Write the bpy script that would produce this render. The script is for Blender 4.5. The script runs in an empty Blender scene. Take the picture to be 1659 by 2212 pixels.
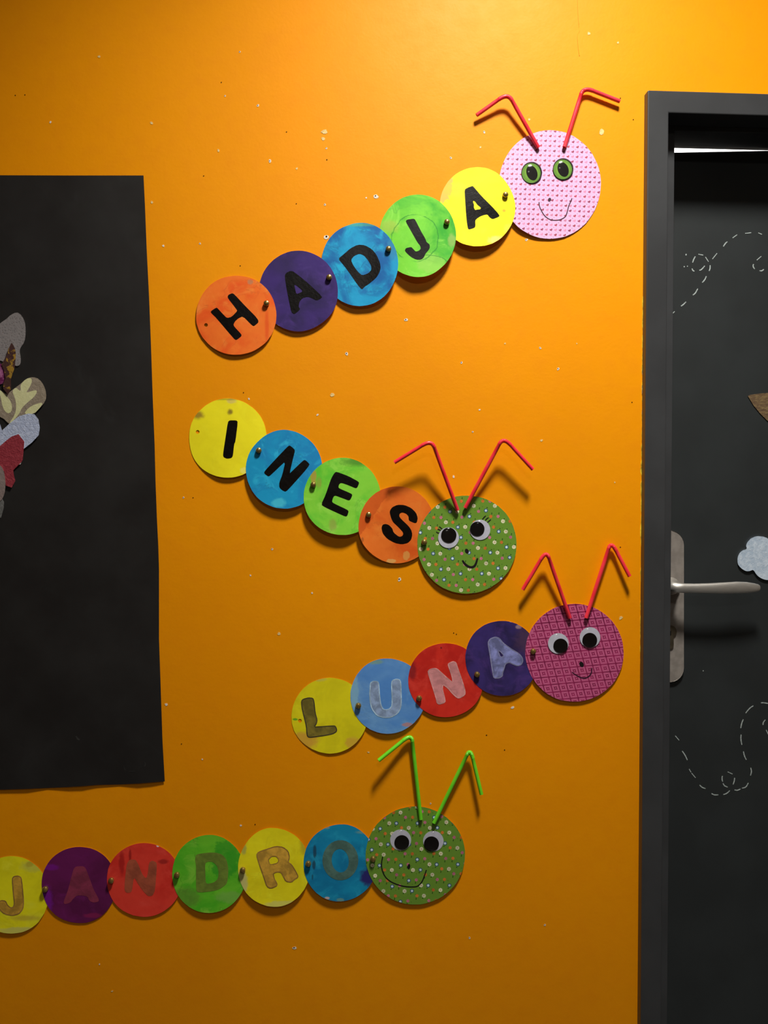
import bpy, bmesh, math, random
from mathutils import Vector, Matrix, noise as mnoise
from mathutils.geometry import delaunay_2d_cdt
R = random.Random(7)
S = bpy.context.scene
COL = S.collection
PI = math.pi

# ------------------------------------------------------------------ camera
F_PX, DIST = 1780.0, 1.78
YAW, PITCH = math.radians(3.5), math.radians(1.4)
TGT = Vector((0, 0, 1.364))
FWD = Vector((math.sin(YAW)*math.cos(PITCH), math.cos(YAW)*math.cos(PITCH), -math.sin(PITCH)))
RGT = Vector((math.cos(YAW), -math.sin(YAW), 0))
UPV = RGT.cross(FWD)
CAMP = TGT - FWD*DIST
cd = bpy.data.cameras.new('camera'); cam = bpy.data.objects.new('camera', cd); COL.objects.link(cam)
cd.sensor_fit = 'VERTICAL'; cd.sensor_height = 36; cd.lens = F_PX/2212*36
cd.clip_start = 0.02
cam.matrix_world = Matrix(((RGT.x, UPV.x, -FWD.x, CAMP.x), (RGT.y, UPV.y, -FWD.y, CAMP.y), (RGT.z, UPV.z, -FWD.z, CAMP.z), (0, 0, 0, 1)))
S.camera = cam

def P(px, py, Y=0.0):
    """point of the plane y=Y measured at a pixel of the photograph"""
    d = FWD + RGT*((px-829.5)/F_PX) - UPV*((py-1106)/F_PX)
    t = (Y-CAMP.y)/d.y
    return CAMP + d*t

# ------------------------------------------------------------------ world, exposure, lights
w = bpy.data.worlds.new('world'); S.world = w; w.use_nodes = True
w.node_tree.nodes['Background'].inputs[0].default_value = (0.05, 0.05, 0.05, 1)
w.node_tree.nodes['Background'].inputs[1].default_value = 0.2
S.view_settings.view_transform = 'Standard'; S.view_settings.look = 'None'
S.view_settings.exposure = 0.0; S.view_settings.gamma = 1.0
S.view_settings.use_curve_mapping = False
CEIL = 3.26
LAMPS = [  # x, y, size, watts
    (0.38, -0.92, 0.34, 46, 138),
    (0.10, -3.20, 0.34, 13, 180),  # added lamp at the back of the room, ambient fill only
]
def area(name, loc, size, power, color, rot=(0, 0, 0), spread=180):
    l = bpy.data.lights.new(name, 'AREA'); l.shape = 'DISK'; l.size = size; l.energy = power; l.color = color; l.spread = math.radians(spread)
    o = bpy.data.objects.new(name, l); COL.objects.link(o); o.location = loc; o.rotation_euler = rot
    return o
for x, y, s, e, sp in LAMPS:
    area('lamp_light', (x, y, CEIL-0.045), s, e, (1.0, 0.97, 0.90), spread=sp)

# ------------------------------------------------------------------ helpers
def lin(c):
    return tuple(((v/255)/12.92 if v/255 <= .04045 else (((v/255)+.055)/1.055)**2.4) for v in c)
def c4(c): return (*lin(c), 1)

class N:
    """tiny expression wrapper over math nodes"""
    def __init__(s, nt, sock): s.nt, s.s = nt, sock
    def op(s, kind, a, b=None, c=None, clamp=False):
        n = s.nt.nodes.new('ShaderNodeMath'); n.operation = kind; n.use_clamp = clamp
        for i, v in enumerate((a, b, c)):
            if v is None: continue
            if isinstance(v, N): s.nt.links.new(v.s, n.inputs[i])
            else: n.inputs[i].default_value = v
        return N(s.nt, n.outputs[0])
    def __add__(s, o): return s.op('ADD', s, o)
    __radd__ = __add__
    def __sub__(s, o): return s.op('SUBTRACT', s, o)
    def __rsub__(s, o): return s.op('SUBTRACT', o, s)
    def __mul__(s, o): return s.op('MULTIPLY', s, o)
    __rmul__ = __mul__
    def __truediv__(s, o): return s.op('DIVIDE', s, o)
    def sqrt(s): return s.op('SQRT', s)
    def abs(s): return s.op('ABSOLUTE', s)
    def step(s, lo, hi):
        n = s.nt.nodes.new('ShaderNodeMapRange'); n.interpolation_type = 'SMOOTHSTEP'
        s.nt.links.new(s.s, n.inputs[0]); n.inputs[1].default_value = lo; n.inputs[2].default_value = hi
        return N(s.nt, n.outputs[0])

class Mat:
    def __init__(s, name, rough=.5, spec=.4, metal=0):
        s.m = bpy.data.materials.new(name); s.m.use_nodes = True; s.nt = s.m.node_tree
        s.b = s.nt.nodes['Principled BSDF']
        s.b.inputs['Roughness'].default_value = rough; s.b.inputs['Metallic'].default_value = metal
        s.b.inputs['Specular IOR Level'].default_value = spec
        s._uv = None
    def coord(s, kind='UV'):
        n = s.nt.nodes.new('ShaderNodeTexCoord'); return n.outputs[kind]
    def xyz(s, sock):
        n = s.nt.nodes.new('ShaderNodeSeparateXYZ'); s.nt.links.new(sock, n.inputs[0])
        return [N(s.nt, o) for o in n.outputs]
    def noise(s, sock, scale, detail=3, rough=.5, dist=0, off=0, stretch=None):
        mp = s.nt.nodes.new('ShaderNodeMapping'); s.nt.links.new(sock, mp.inputs[0]); mp.inputs['Location'].default_value = (off, off*1.7, off*.3)
        if stretch: mp.inputs['Scale'].default_value = stretch
        n = s.nt.nodes.new('ShaderNodeTexNoise'); s.nt.links.new(mp.outputs[0], n.inputs['Vector'])
        n.inputs['Scale'].default_value = scale; n.inputs['Detail'].default_value = detail
        n.inputs['Roughness'].default_value = rough; n.inputs['Distortion'].default_value = dist
        return N(s.nt, n.outputs[0])
    def mix(s, f, a, b):
        n = s.nt.nodes.new('ShaderNodeMix'); n.data_type = 'RGBA'
        for i, v in ((0, f), (6, a), (7, b)):
            if isinstance(v, N): s.nt.links.new(v.s, n.inputs[i])
            elif isinstance(v, (int, float)): n.inputs[i].default_value = v
            elif isinstance(v, tuple): n.inputs[i].default_value = c4(v)
            else: s.nt.links.new(v, n.inputs[i])
        return n.outputs[2]
    def color(s, c):
        if isinstance(c, tuple): s.b.inputs['Base Color'].default_value = c4(c)
        else: s.nt.links.new(c, s.b.inputs['Base Color'])
        return s
    def bump(s, h, strength=.3, dist=.001):
        n = s.nt.nodes.new('ShaderNodeBump'); n.inputs['Strength'].default_value = strength; n.inputs['Distance'].default_value = dist
        s.nt.links.new(h.s, n.inputs['Height']); s.nt.links.new(n.outputs[0], s.b.inputs['Normal'])
        return s
    def rough(s, v): s.nt.links.new(v.s, s.b.inputs['Roughness']); return s

_cache = {}
def flat(name, c, rough=.5, spec=.4, metal=0, var=.06, scale=60, bump=0):
    """plain colour with slight mottling"""
    k = (name,)
    if k in _cache: return _cache[k]
    m = Mat(name, rough, spec, metal)
    o = m.coord('Object')
    n = m.noise(o, scale, 3)
    dark = tuple(max(0, v*(1-2.2*var)) for v in c); lt = tuple(min(255, v*(1+1.2*var)+1) for v in c)
    m.color(m.mix(n.step(.3, .7), dark, lt))
    if bump: m.bump(m.noise(o, 900, 2), bump, .0005)
    _cache[k] = m.m
    return m.m

def smooth(o, angle=40):
    for p in o.data.polygons: p.use_smooth = True
    try:
        o.data.set_sharp_from_angle(angle=math.radians(angle))
    except Exception: pass

WO = {}   # world origin of every object
def props(o, label=None, cat=None, group=None, kind=None):
    if label: o['label'] = label
    if cat: o['category'] = cat
    if group: o['group'] = group
    if kind: o['kind'] = kind
    return o
def empty(name, loc, **k):
    o = bpy.data.objects.new(name, None); COL.objects.link(o); o.location = loc; o.empty_display_size = .02
    WO[o] = Vector(loc); return props(o, **k)
def mk(name, verts, faces, mats, parent=None, origin=None, fm=None, uvs=None, sm=None, **k):
    """world-space verts -> object with its origin on itself"""
    if origin is None:
        origin = sum(verts, Vector())/len(verts)
    me = bpy.data.meshes.new(name)
    me.from_pydata([tuple(v-origin) for v in verts], [], faces)
    if not isinstance(mats, (list, tuple)): mats = [mats]
    for m in mats: me.materials.append(m)
    if fm: me.polygons.foreach_set('material_index', fm)
    if uvs:
        ul = me.uv_layers.new(name='UVMap')
        for l in me.loops: ul.data[l.index].uv = uvs[l.vertex_index]
    me.update()
    o = bpy.data.objects.new(name, me); COL.objects.link(o)
    WO[o] = origin
    if parent: o.parent = parent; o.location = origin-WO[parent]
    else: o.location = origin
    if sm: smooth(o, sm)
    return props(o, **k)

def box_vf(x0, x1, y0, y1, z0, z1, base=0):
    v = [Vector(p) for p in ((x0,y0,z0),(x1,y0,z0),(x1,y1,z0),(x0,y1,z0),(x0,y0,z1),(x1,y0,z1),(x1,y1,z1),(x0,y1,z1))]
    f = [(0,3,2,1),(4,5,6,7),(0,1,5,4),(1,2,6,5),(2,3,7,6),(3,0,4,7)]
    return v, [tuple(i+base for i in q) for q in f]
def boxes(name, bs, mat, parent=None, bev=0, **k):
    V, F = [], []
    for b in bs:
        v, f = box_vf(*b, base=len(V)); V += v; F += f
    o = mk(name, V, F, mat, parent, **k)
    if bev:
        m = o.modifiers.new('bevel', 'BEVEL'); m.width = bev; m.segments = 2; m.limit_method = 'ANGLE'
    return o

def inside(x, y, loop):
    c = False; n = len(loop); j = n-1
    for i in range(n):
        xi, yi = loop[i]; xj, yj = loop[j]
        if (yi > y) != (yj > y) and x < (xj-xi)*(y-yi)/(yj-yi)+xi: c = not c
        j = i
    return c
def chaikin(p, it=1, q=.25):
    for _ in range(it):
        o = []
        for i in range(len(p)):
            a, b = p[i], p[(i+1) % len(p)]
            o += [(a[0]*(1-q)+b[0]*q, a[1]*(1-q)+b[1]*q), (a[0]*q+b[0]*(1-q), a[1]*q+b[1]*(1-q))]
        p = o
    return p
def ellipse(cx, cy, rx, ry, n=24, rot=0):
    c, s = math.cos(rot), math.sin(rot)
    return [(cx+rx*math.cos(t)*c-ry*math.sin(t)*s, cy+rx*math.cos(t)*s+ry*math.sin(t)*c) for t in (2*PI*i/n for i in range(n))]
def sub(loop, step):
    out = []
    for i in range(len(loop)):
        a, b = loop[i], loop[(i+1) % len(loop)]
        n = max(1, int(math.hypot(b[0]-a[0], b[1]-a[1])/step))
        for k in range(n): out.append((a[0]+(b[0]-a[0])*k/n, a[1]+(b[1]-a[1])*k/n))
    return out

def sheet(name, loops, depth, mats, thick=.0003, parent=None, step=14, uvc=None, origin=None, sm=50, uniform=1, **k):
    """a sheet of paper or paint cut to the pixel outlines LOOPS (outer first, then holes),
    its front standing depth(px,py) metres off the wall plane, THICK thick"""
    loops = [sub(l, step) for l in loops] if step else loops
    pts, edges = [], []
    for l in loops:
        b = len(pts); pts += l
        edges += [(b+i, b+(i+1) % len(l)) for i in range(len(l))]
    def ok(x, y):
        r = inside(x, y, loops[0])
        return r and not any(inside(x, y, h) for h in loops[1:])
    if step:
        xs = [p[0] for p in loops[0]]; ys = [p[1] for p in loops[0]]
        y = min(ys)+step/2; r = 0
        while y < max(ys):
            x = min(xs)+step/2+(step/2 if r % 2 else 0)
            while x < max(xs):
                if ok(x, y) and all((x-a)**2+(y-b)**2 > (step*.45)**2 for a, b in pts[:len(edges)]): pts.append((x, y))
                x += step
            y += step*.87; r += 1
    res = delaunay_2d_cdt([Vector(p) for p in pts], edges, [], 0, 1e-5, False)
    P2 = [(v.x, v.y) for v in res[0]]
    tris = []
    for f in res[2]:
        cx = sum(P2[i][0] for i in f)/len(f); cy = sum(P2[i][1] for i in f)/len(f)
        if ok(cx, cy):
            a = sum(P2[f[i]][0]*P2[f[(i+1) % len(f)]][1]-P2[f[(i+1) % len(f)]][0]*P2[f[i]][1] for i in range(len(f)))
            tris.append(tuple(f) if a > 0 else tuple(reversed(f)))
    n = len(P2)
    V = [P(x, y, -depth(x, y)) for x, y in P2]+[P(x, y, -depth(x, y)+thick) for x, y in P2]
    cnt = {}
    for f in tris:
        for i in range(len(f)):
            e = (f[i], f[(i+1) % len(f)]); cnt[e] = 1
    side = [(b, a, a+n, b+n) for a, b in cnt if (b, a) not in cnt]
    # image y is down, so a positive pixel-area triangle faces away: flip the front
    F = [tuple(reversed(f)) for f in tris]+[tuple(i+n for i in f) for f in tris]+side
    fm = [0]*len(tris)+[1]*(len(tris)+len(side)) if isinstance(mats, (list, tuple)) and len(mats) > 1 else None
    cx, cy = uvc or (loops[0][0])
    uv = [((x-cx)/100, (cy-y)/100) for x, y in P2]*2
    return mk(name, V, F, mats, parent, origin=origin, fm=fm, uvs=uv, sm=sm, **k)

def stroke_loop(pts, width, n=8, taper=.5):
    """closed outline of a brush line along pts"""
    if len(pts) > 2:
        q = []
        for i in range(len(pts)-1):
            p0 = pts[max(i-1, 0)]; p1 = pts[i]; p2 = pts[i+1]; p3 = pts[min(i+2, len(pts)-1)]
            for k in range(n//2):
                t = k/(n//2)
                q.append(tuple(.5*((2*p1[j])+(-p0[j]+p2[j])*t+(2*p0[j]-5*p1[j]+4*p2[j]-p3[j])*t*t+(-p0[j]+3*p1[j]-3*p2[j]+p3[j])*t**3) for j in (0, 1)))
        q.append(pts[-1]); pts = q
    L, Rr = [], []
    m = len(pts)
    for i, p in enumerate(pts):
        a = pts[max(i-1, 0)]; b = pts[min(i+1, m-1)]
        dx, dy = b[0]-a[0], b[1]-a[1]; l = math.hypot(dx, dy) or 1
        t = i/(m-1); wd = width*.5*(taper+(1-taper)*math.sin(PI*min(1, max(0, t)))**.5)
        L.append((p[0]-dy/l*wd, p[1]+dx/l*wd)); Rr.append((p[0]+dy/l*wd, p[1]-dx/l*wd))
    return L+Rr[::-1]

def tube(name, path, radii, mat, parent=None, n=14, hollow=.72, flat_=None, sm=60, **k):
    """tube along world points"""
    V, F = [], []
    m = len(path)
    prev = None
    def ring(c, t, r, nrm):
        b = t.cross(nrm).normalized(); nn = b.cross(t).normalized()
        rr = r if isinstance(r, tuple) else (r, r)
        for i in range(n):
            a = 2*PI*i/n
            V.append(c+nn*(rr[0]*math.cos(a))+b*(rr[1]*math.sin(a)))
        return nn
    nrm = Vector((0, -1, .01))
    tans = [(path[min(i+1, m-1)]-path[max(i-1, 0)]).normalized() for i in range(m)]
    if abs(tans[0].dot(nrm)) > .8: nrm = Vector((0, 0, 1))
    rings = 0
    if hollow:
        ring(path[0]+tans[0]*.004, tans[0], radii[0]*hollow, nrm); rings += 1
        ring(path[0], tans[0], radii[0]*hollow, nrm); rings += 1
    for i in range(m):
        nrm = ring(path[i], tans[i], radii[i], nrm); rings += 1
    if hollow:
        ring(path[-1], tans[-1], radii[-1]*hollow, nrm); rings += 1
        ring(path[-1]-tans[-1]*.004, tans[-1], radii[-1]*hollow, nrm); rings += 1
    for r in range(rings-1):
        for i in range(n):
            a = r*n+i; b = r*n+(i+1) % n
            F.append((a, b, b+n, a+n))
    F.append(tuple(range(n))[::-1]); F.append(tuple(range((rings-1)*n, rings*n)))
    return mk(name, V, F, mat, parent, sm=sm, **k)

def lathe(name, c, prof, mat, parent=None, n=20, axis=Vector((0, -1, 0)), sm=45, cap=True, **k):
    """prof: (radius, height) along axis from c"""
    a = axis.normalized(); u = a.orthogonal().normalized(); v = a.cross(u)
    V, F = [], []
    for r, h in prof:
        for i in range(n):
            t = 2*PI*i/n; V.append(c+a*h+u*(r*math.cos(t))+v*(r*math.sin(t)))
    for j in range(len(prof)-1):
        for i in range(n):
            q = j*n+i; p = j*n+(i+1) % n
            F.append((q, p, p+n, q+n))
    if cap: F.append(tuple(range(n))[::-1])
    F.append(tuple(range((len(prof)-1)*n, len(prof)*n)))
    return mk(name, V, F, mat, parent, sm=sm, **k)

# ------------------------------------------------------------------ materials
def wall_mat():
    m = Mat('orange_wall_paint', .5, .17)
    o = m.coord('Object')
    big = m.noise(o, 2.2, 4); fine = m.noise(o, 34, 3, .6); roll = m.noise(o, 150, 3, .55); lump = m.noise(o, 9, 2, .5)
    c = m.mix(big.step(.3, .7), (243, 150, 0), (249, 156, 0))
    c = m.mix(fine.step(.4, .8)*.25, c, (238, 138, 0))
    m.color(c)
    m.bump(roll*.5+fine*.7+lump*2.0, .3, .0011)
    m.rough(fine*.12+.42)
    return m.m
M_WALL = wall_mat()
M_WHITE = flat('white_wall_paint', (120, 112, 100), .7, .3)
M_CEIL = flat('ceiling_paint', (190, 188, 180), .8, .2)
M_HALL = flat('hall_white_paint', (245, 243, 236), .7, .3)
def floor_mat():
    m = Mat('grey_linoleum', .35, .4); o = m.coord('Object')
    a = m.noise(o, 60, 4); b = m.noise(o, 4, 3)
    c = m.mix(a.step(.35, .65), (66, 68, 70), (88, 89, 90)); c = m.mix(b.step(.4, .7)*.3, c, (60, 60, 62)); m.color(c)
    return m.m
M_FLOOR = floor_mat()
def grey_paint(name, c, rough):
    m = Mat(name, rough, .45); o = m.coord('Object')
    a = m.noise(o, 7, 4); b = m.noise(o, 120, 2)
    d = tuple(v*.88 for v in c)
    m.color(m.mix(a.step(.3, .7), d, c)); m.bump(b*.6+m.noise(o, 18, 2)*.9, .25, .0006)
    return m.m
M_FRAME = grey_paint('grey_gloss_frame_paint', (63, 64, 66), .36)
M_DOOR = grey_paint('charcoal_door_paint', (45, 49, 50), .5)
M_CHALK = flat('white_chalk_marker', (176, 186, 184), .7, .2, var=.1, scale=400)
M_STEEL = Mat('brushed_steel', .36, .5, .85)
_o = M_STEEL.coord('Object'); _n = M_STEEL.noise(_o, 60, 2, stretch=(1, 1, 14))
M_STEEL.color(M_STEEL.mix(_n, (214, 209, 202), (240, 236, 228))); M_STEEL.rough(_n*.12+.33); M_STEEL = M_STEEL.m
M_PLATE = flat('satin_aluminium', (150, 142, 135), .5, .4, .2, var=.03, bump=.05)
M_BRASS = flat('brass_fastener', (184, 152, 84), .26, .6, .8, var=.08, scale=200)
M_CYL = flat('nickel_cylinder', (120, 110, 92), .35, .5, .8)
M_HOLE = flat('dark_void', (8, 7, 6), .9, .1, var=.02)
M_PLASTER = flat('bare_plaster', (236, 226, 210), .8, .2, var=.06, scale=500)
M_SMEAR = flat('thin_filler_smear', (248, 204, 136), .7, .2, var=.08, scale=300)
M_YEDGE = flat('old_yellow_paint', (232, 184, 40), .6, .3, var=.12, scale=90)
M_CARD = flat('white_card', (238, 234, 226), .8, .2, var=.02)
M_PUPIL = flat('black_plastic', (12, 7, 5), .6, .12, var=.05)
M_EYEW = flat('white_plastic', (200, 200, 214), .4, .4, var=.02)
M_INK = flat('black_marker_ink', (22, 14, 16), .55, .3, var=.1)
M_INKP = flat('purple_black_ink', (58, 22, 44), .55, .3, var=.1)

def paper_mat(name, base, dark, light, scale=1.6, seed=0, blobs=(), rings=(), rough=.62, amount=1.0, edge=.5, wedge=None):
    """watercolour wash on paper: mottled pigment, tide lines, stains. uv unit = 100 px round the disc centre"""
    m = Mat(name, rough, .3)
    uv = m.coord('UV'); x, y, _ = m.xyz(uv)
    n1 = m.noise(uv, scale, 4, .55, .6, seed); n2 = m.noise(uv, scale*1.7, 5, .6, .8, seed+11); n3 = m.noise(uv, 9, 4, .6, 0, seed+5)
    c = m.mix(n1.step(.38, .66)*amount, base, dark)
    c = m.mix(n2.step(.5, .72)*(.8*amount), c, light)
    ln = 1-((n1-.5).abs()*60).step(.2, 1)
    c = m.mix(ln*(n2.step(.42, .6))*edge*.45, c, tuple(v*.72 for v in dark))
    c = m.mix(n3.step(.45, .75)*.10, c, dark)
    if wedge:   # everything on one side of a line
        (a, b, off, col, s) = wedge
        d = x*a+y*b-off+(n3-.5)*.12
        c = m.mix(d.step(0, .02)*s, c, col)
    for bx, by, rx, ry, col, soft, strength in blobs:
        d = (((x-bx)/rx)*((x-bx)/rx)+((y-by)/ry)*((y-by)/ry)).sqrt()+(n3-.5)*1.0
        c = m.mix((1-d.step(1-soft, 1+soft))*strength, c, col)
    for bx, by, rx, ry, wd, col in rings:
        d = (((x-bx)/rx)*((x-bx)/rx)+((y-by)/ry)*((y-by)/ry)).sqrt()+(n3-.5)*.16-1+(n2-.5)*.2
        c = m.mix((1-d.abs().step(wd*.3, wd))*(n1.step(.3, .5))*.8, c, col)
    m.color(c)
    m.bump(m.noise(uv, 120, 3, .6)*.35+m.noise(uv, 3.2, 3, .5, 0, seed+3)*2.5, .3, .0009)
    return m.m

def paint_mat(name, c, rough=.3, var=.12, edge=None):
    m = Mat(name, rough, .5); uv = m.coord('UV')
    n = m.noise(uv, 4.5, 4, .6, .4, R.random()*9); f = m.noise(uv, 60, 3, .6)
    m.color(m.mix(n.step(.35, .68), tuple(v*(1-var) for v in c), tuple(min(255, v*(1+var)+2) for v in c)))
    m.bump(f*.6+m.noise(uv, 14, 3)*1.6, .35, .0006)
    return m.m
M_BLACKPAINT = paint_mat('black_varnish_paint', (12, 9, 8), .3, .2); M_BLACKPAINT.node_tree.nodes['Principled BSDF'].inputs['Specular IOR Level'].default_value = .22

# ------------------------------------------------------------------ the room
XL, XR, YB = -2.7, 2.5, -4.2
XF = P(1392.5, 1106, -.02).x          # frame face, outer edge
XFI = P(1437.5, 1106, -.02).x         # frame face, inner edge
XS = P(1450.5, 1106, .04).x           # stop, inner edge
ZT = P(1500, 197.5, -.02).z           # frame top
ZI = P(1550, 246.5, -.02).z           # lintel underside
ZSI = P(1560, 318.2, .12).z           # stop underside
DW = .92
XFI2 = XFI+DW; XF2 = XFI2+(XFI-XF); XS2 = XFI2-(XS-XFI)
WT = .16
boxes('floor', [(XL-.1, 3.1, YB-.1, 3.4, -.08, 0)], M_FLOOR, kind='structure')
boxes('ceiling', [(XL-.1, 3.1, YB-.1, 3.4, CEIL, CEIL+.1)], M_CEIL, kind='structure')
OX0, OX1, OZ = XF+.02, XF2-.02, ZT-.02
wall = boxes('wall_back', [(XL, OX0, 0, WT, 0, CEIL), (OX1, XR, 0, WT, 0, CEIL), (OX0, OX1, 0, WT, OZ, CEIL)], M_WALL, kind='structure')
boxes('wall_left', [(XL-.1, XL, YB, WT, 0, CEIL)], M_WHITE, kind='structure')
boxes('wall_right', [(XR, XR+.1, YB, WT, 0, CEIL)], M_WHITE, kind='structure')
boxes('wall_front', [(XL-.1, XR+.1, YB-.1, YB, 0, CEIL)], M_WHITE, kind='structure')
boxes('wall_hall', [(.05, .12, WT, 3.3, 0, CEIL), (2.95, 3.02, WT, 3.3, 0, CEIL), (.05, 3.02, 3.3, 3.38, 0, CEIL), (2.4, 2.96, WT, WT+.06, 0, CEIL)], M_HALL, kind='structure')
boxes('baseboard_back', [(XL, XF-.004, -.014, 0, 0, .075)], M_FRAME, bev=.003, kind='structure')

# ceiling lamps outside the frame: the near one lights the wall, the far one is added fill
def lamp(x, y, s, name_):
    t = empty('ceiling_lamp', (x, y, CEIL), label=name_, cat='lamp', group='round ceiling lamps')
    r = s/2
    lathe('housing', Vector((x, y, CEIL)), [(r+.03, 0), (r+.03, .02), (r+.02, .032), (r+.004, .034), (r+.004, .012)], flat('lamp_housing', (220, 220, 218), .4), t, n=40, axis=Vector((0, 0, -1)))
    em = Mat('lamp_diffuser'); em.color((250, 248, 240)); em.b.inputs['Emission Color'].default_value = (1, .97, .9, 1); em.b.inputs['Emission Strength'].default_value = 6
    lathe('diffuser', Vector((x, y, CEIL)), [(r+.002, .010), (r+.002, .028), (r*.6, .036), (.001, .038)], em.m, t, n=40, axis=Vector((0, 0, -1)))
for i, (x, y, s, e, sp) in enumerate(LAMPS):
    lamp(x, y, s, ('round white ceiling lamp close to the orange wall', 'round white fill lamp added far from the orange wall')[i])
pt = empty('ceiling_lamp', (1.9, 2.6, CEIL), label='glowing white panel added on the hall ceiling to whiten the door gap', cat='lamp')  # added glowing panel, makes the gap above the door show white
boxes('housing', [(1.05, 2.75, 2.0, 3.1, CEIL-.035, CEIL)], flat('lamp_housing', (220, 220, 218), .4), pt)
pm = Mat('hall_gap_glow'); pm.color((250, 250, 246)); pm.b.inputs['Emission Color'].default_value = (1, .98, .95, 1); pm.b.inputs['Emission Strength'].default_value = 3
boxes('diffuser', [(1.08, 2.72, 2.03, 3.07, CEIL-.041, CEIL-.0355)], pm.m, pt)

# ---- door
door = empty('door_1', (XF, 0, 0), kind='structure', label='charcoal door ajar in a grey painted frame')
def frame_part():
    V, F = [], []
    U = [(XF, 0), (XFI, 0), (XFI, ZI), (XFI2, ZI), (XFI2, 0), (XF2, 0), (XF2, ZT), (XF, ZT)]
    V = [Vector((x, y, z)) for y in (-.02, WT) for x, z in U]
    F = [tuple(range(8)), tuple(range(15, 7, -1))]+[((i+1) % 8, i, i+8, (i+1) % 8+8) for i in range(8)]
    o = mk('door_frame', V, F, M_FRAME, door, label='grey gloss painted door frame')
    m = o.modifiers.new('bevel', 'BEVEL'); m.width = .0022; m.segments = 2; m.limit_method = 'ANGLE'
frame_part()
boxes('door_stop', [(XFI, XS, .04, .12, 0, ZI), (XS2, XFI2, .04, .12, 0, ZI), (XS, XS2, .04, .12, ZSI, ZI)], M_FRAME, door, bev=.001)
DY = .125
za = P(1456, 329.2, DY); zb = P(1659, 325.2, DY)
sl = (zb.z-za.z)/(zb.x-za.x)
xa, xb = XS-.02, XS2+.02
V = []
for Y in (DY, DY+.04):
    V += [Vector((xa, Y, .006)), Vector((xb, Y, .006)), Vector((xb, Y, za.z+sl*(xb-za.x))), Vector((xa, Y, za.z+sl*(xa-za.x)))]
leaf = mk('door_leaf', V, [(0,1,2,3), (7,6,5,4), (0,4,5,1), (1,5,6,2), (2,6,7,3), (3,7,4,0)], M_DOOR, door, label='charcoal door leaf with dashed white marker trails')
m = leaf.modifiers.new('bevel', 'BEVEL'); m.width = .001; m.segments = 1
# keep the light of the hall out at the sides and below
ddoor = lambda out: (lambda x, y: -(DY-out))
def zpts(pts, ox, oy, f): return [(ox+a/f, oy+b/f) for a, b in pts]
DASH = [(1440, 460, 7.575, [[(1285,335),(1385,322)], [(1500,325),(1560,350)], [(1080,408),(1155,355)], [(928,550),(960,500),(995,470)], [(748,755),(825,660)], [(520,675),(600,690)],
  [(635,720),(685,798)], [(470,712),(445,755),(425,812)], [(415,910),(430,940),(455,955)], [(535,938),(570,925),(625,865)], [(712,855),(710,910),(695,950)], [(650,1035),(625,1090),(582,1140)],
  [(510,1238),(470,1310),(428,1345)], [(318,1455),(270,1500),(235,1525)], [(132,1612),(95,1645)], [(1550,708),(1475,772)], [(1425,838),(1415,870),(1440,918)], [(1520,945),(1560,945),(1590,920)]], 19),
 (1430, 1500, 7.245, [[(208,648),(268,718)], [(315,885),(360,950),(398,1030)], [(425,1168),(455,1220)], [(463,1232),(525,1305)], [(588,1418),(630,1455),(682,1475)], [(775,1550),(820,1572),(882,1572)],
  [(958,1568),(1010,1550),(1062,1505)], [(1135,1495),(1180,1500),(1230,1480)], [(1250,1468),(1310,1450),(1352,1385)], [(1388,1148),(1400,1210),(1385,1270)], [(1275,893),(1290,960),(1320,1025)],
  [(1238,628),(1235,700),(1250,790)], [(1272,390),(1245,460),(1233,530)], [(1430,178),(1370,220),(1310,293)], [(1548,132),(1600,132),(1700,150)], [(1618,398),(1585,440),(1582,480)],
  [(1630,555),(1670,640)], [(1028,1212),(1105,1248)], [(1137,1305),(1130,1360),(1112,1410)], [(945,1275),(940,1320),(950,1368)], [(955,1392),(980,1430),(1030,1452)]], 17)]
for ox, oy, f, segs, wd in DASH:
    for s in segs:
        l = stroke_loop(zpts(s, ox, oy, f), wd/f, 8, .7)
        sheet('marker_dash', [l], ddoor(.0006), M_CHALK, .0005, leaf, step=0, sm=None)
for x, y, r in ((1482, 550, 1.6), (1478, 576, 1.3), (1485, 575, 1.1), (1519, 1449, 1.1)):
    sheet('marker_dot', [ellipse(x, y, r, r*1.2, 7)], ddoor(.0006), M_CHALK, .0005, leaf, step=0, sm=None)

# lock plate, lever, cylinder
handle = empty('door_handle', P(1449, 1270, DY), label='brushed steel lever handle on a tall rounded plate')
handle.parent = door; handle.location = WO[handle]-WO[door]
def stadium(cx, y0, y1, hw, n=12):
    l = [(cx+hw*math.cos(t), y0+hw*1.05-hw*1.05*math.sin(t)) for t in (PI*i/n for i in range(n+1))]
    l += [(cx-hw*math.cos(t), y1-hw*1.05+hw*1.05*math.sin(t)) for t in (PI*i/n for i in range(n+1))]
    return l
pl = sheet('lock_plate', [stadium(1448.5, 1146.5, 1473, 29)], ddoor(.0065), M_PLATE, .006, handle, step=0, sm=None)
b = pl.modifiers.new('bevel', 'BEVEL'); b.width = .0018; b.segments = 3; b.limit_method = 'ANGLE'
st = [(1449,1266,.006,.021,.021), (1449,1266,.016,.0165,.0165), (1449,1267,.030,.0135,.0145), (1450,1268,.042,.013,.0135), (1455,1268.5,.050,.0115,.0125), (1464,1269.5,.055,.0095,.0115),
      (1477,1270.5,.057,.0075,.0112), (1500,1271,.058,.0068,.0112), (1530,1271,.0585,.0064,.0120), (1560,1270.5,.0585,.0062,.0132), (1590,1269.5,.0575,.006,.0140), (1612,1269.5,.0565,.0056,.0132),
      (1630,1270,.055,.0050,.0105), (1638,1270.3,.0545,.0045,.0085), (1641,1270.3,.054,.0030,.0062)]
V, F = [], []
n = 20
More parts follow.
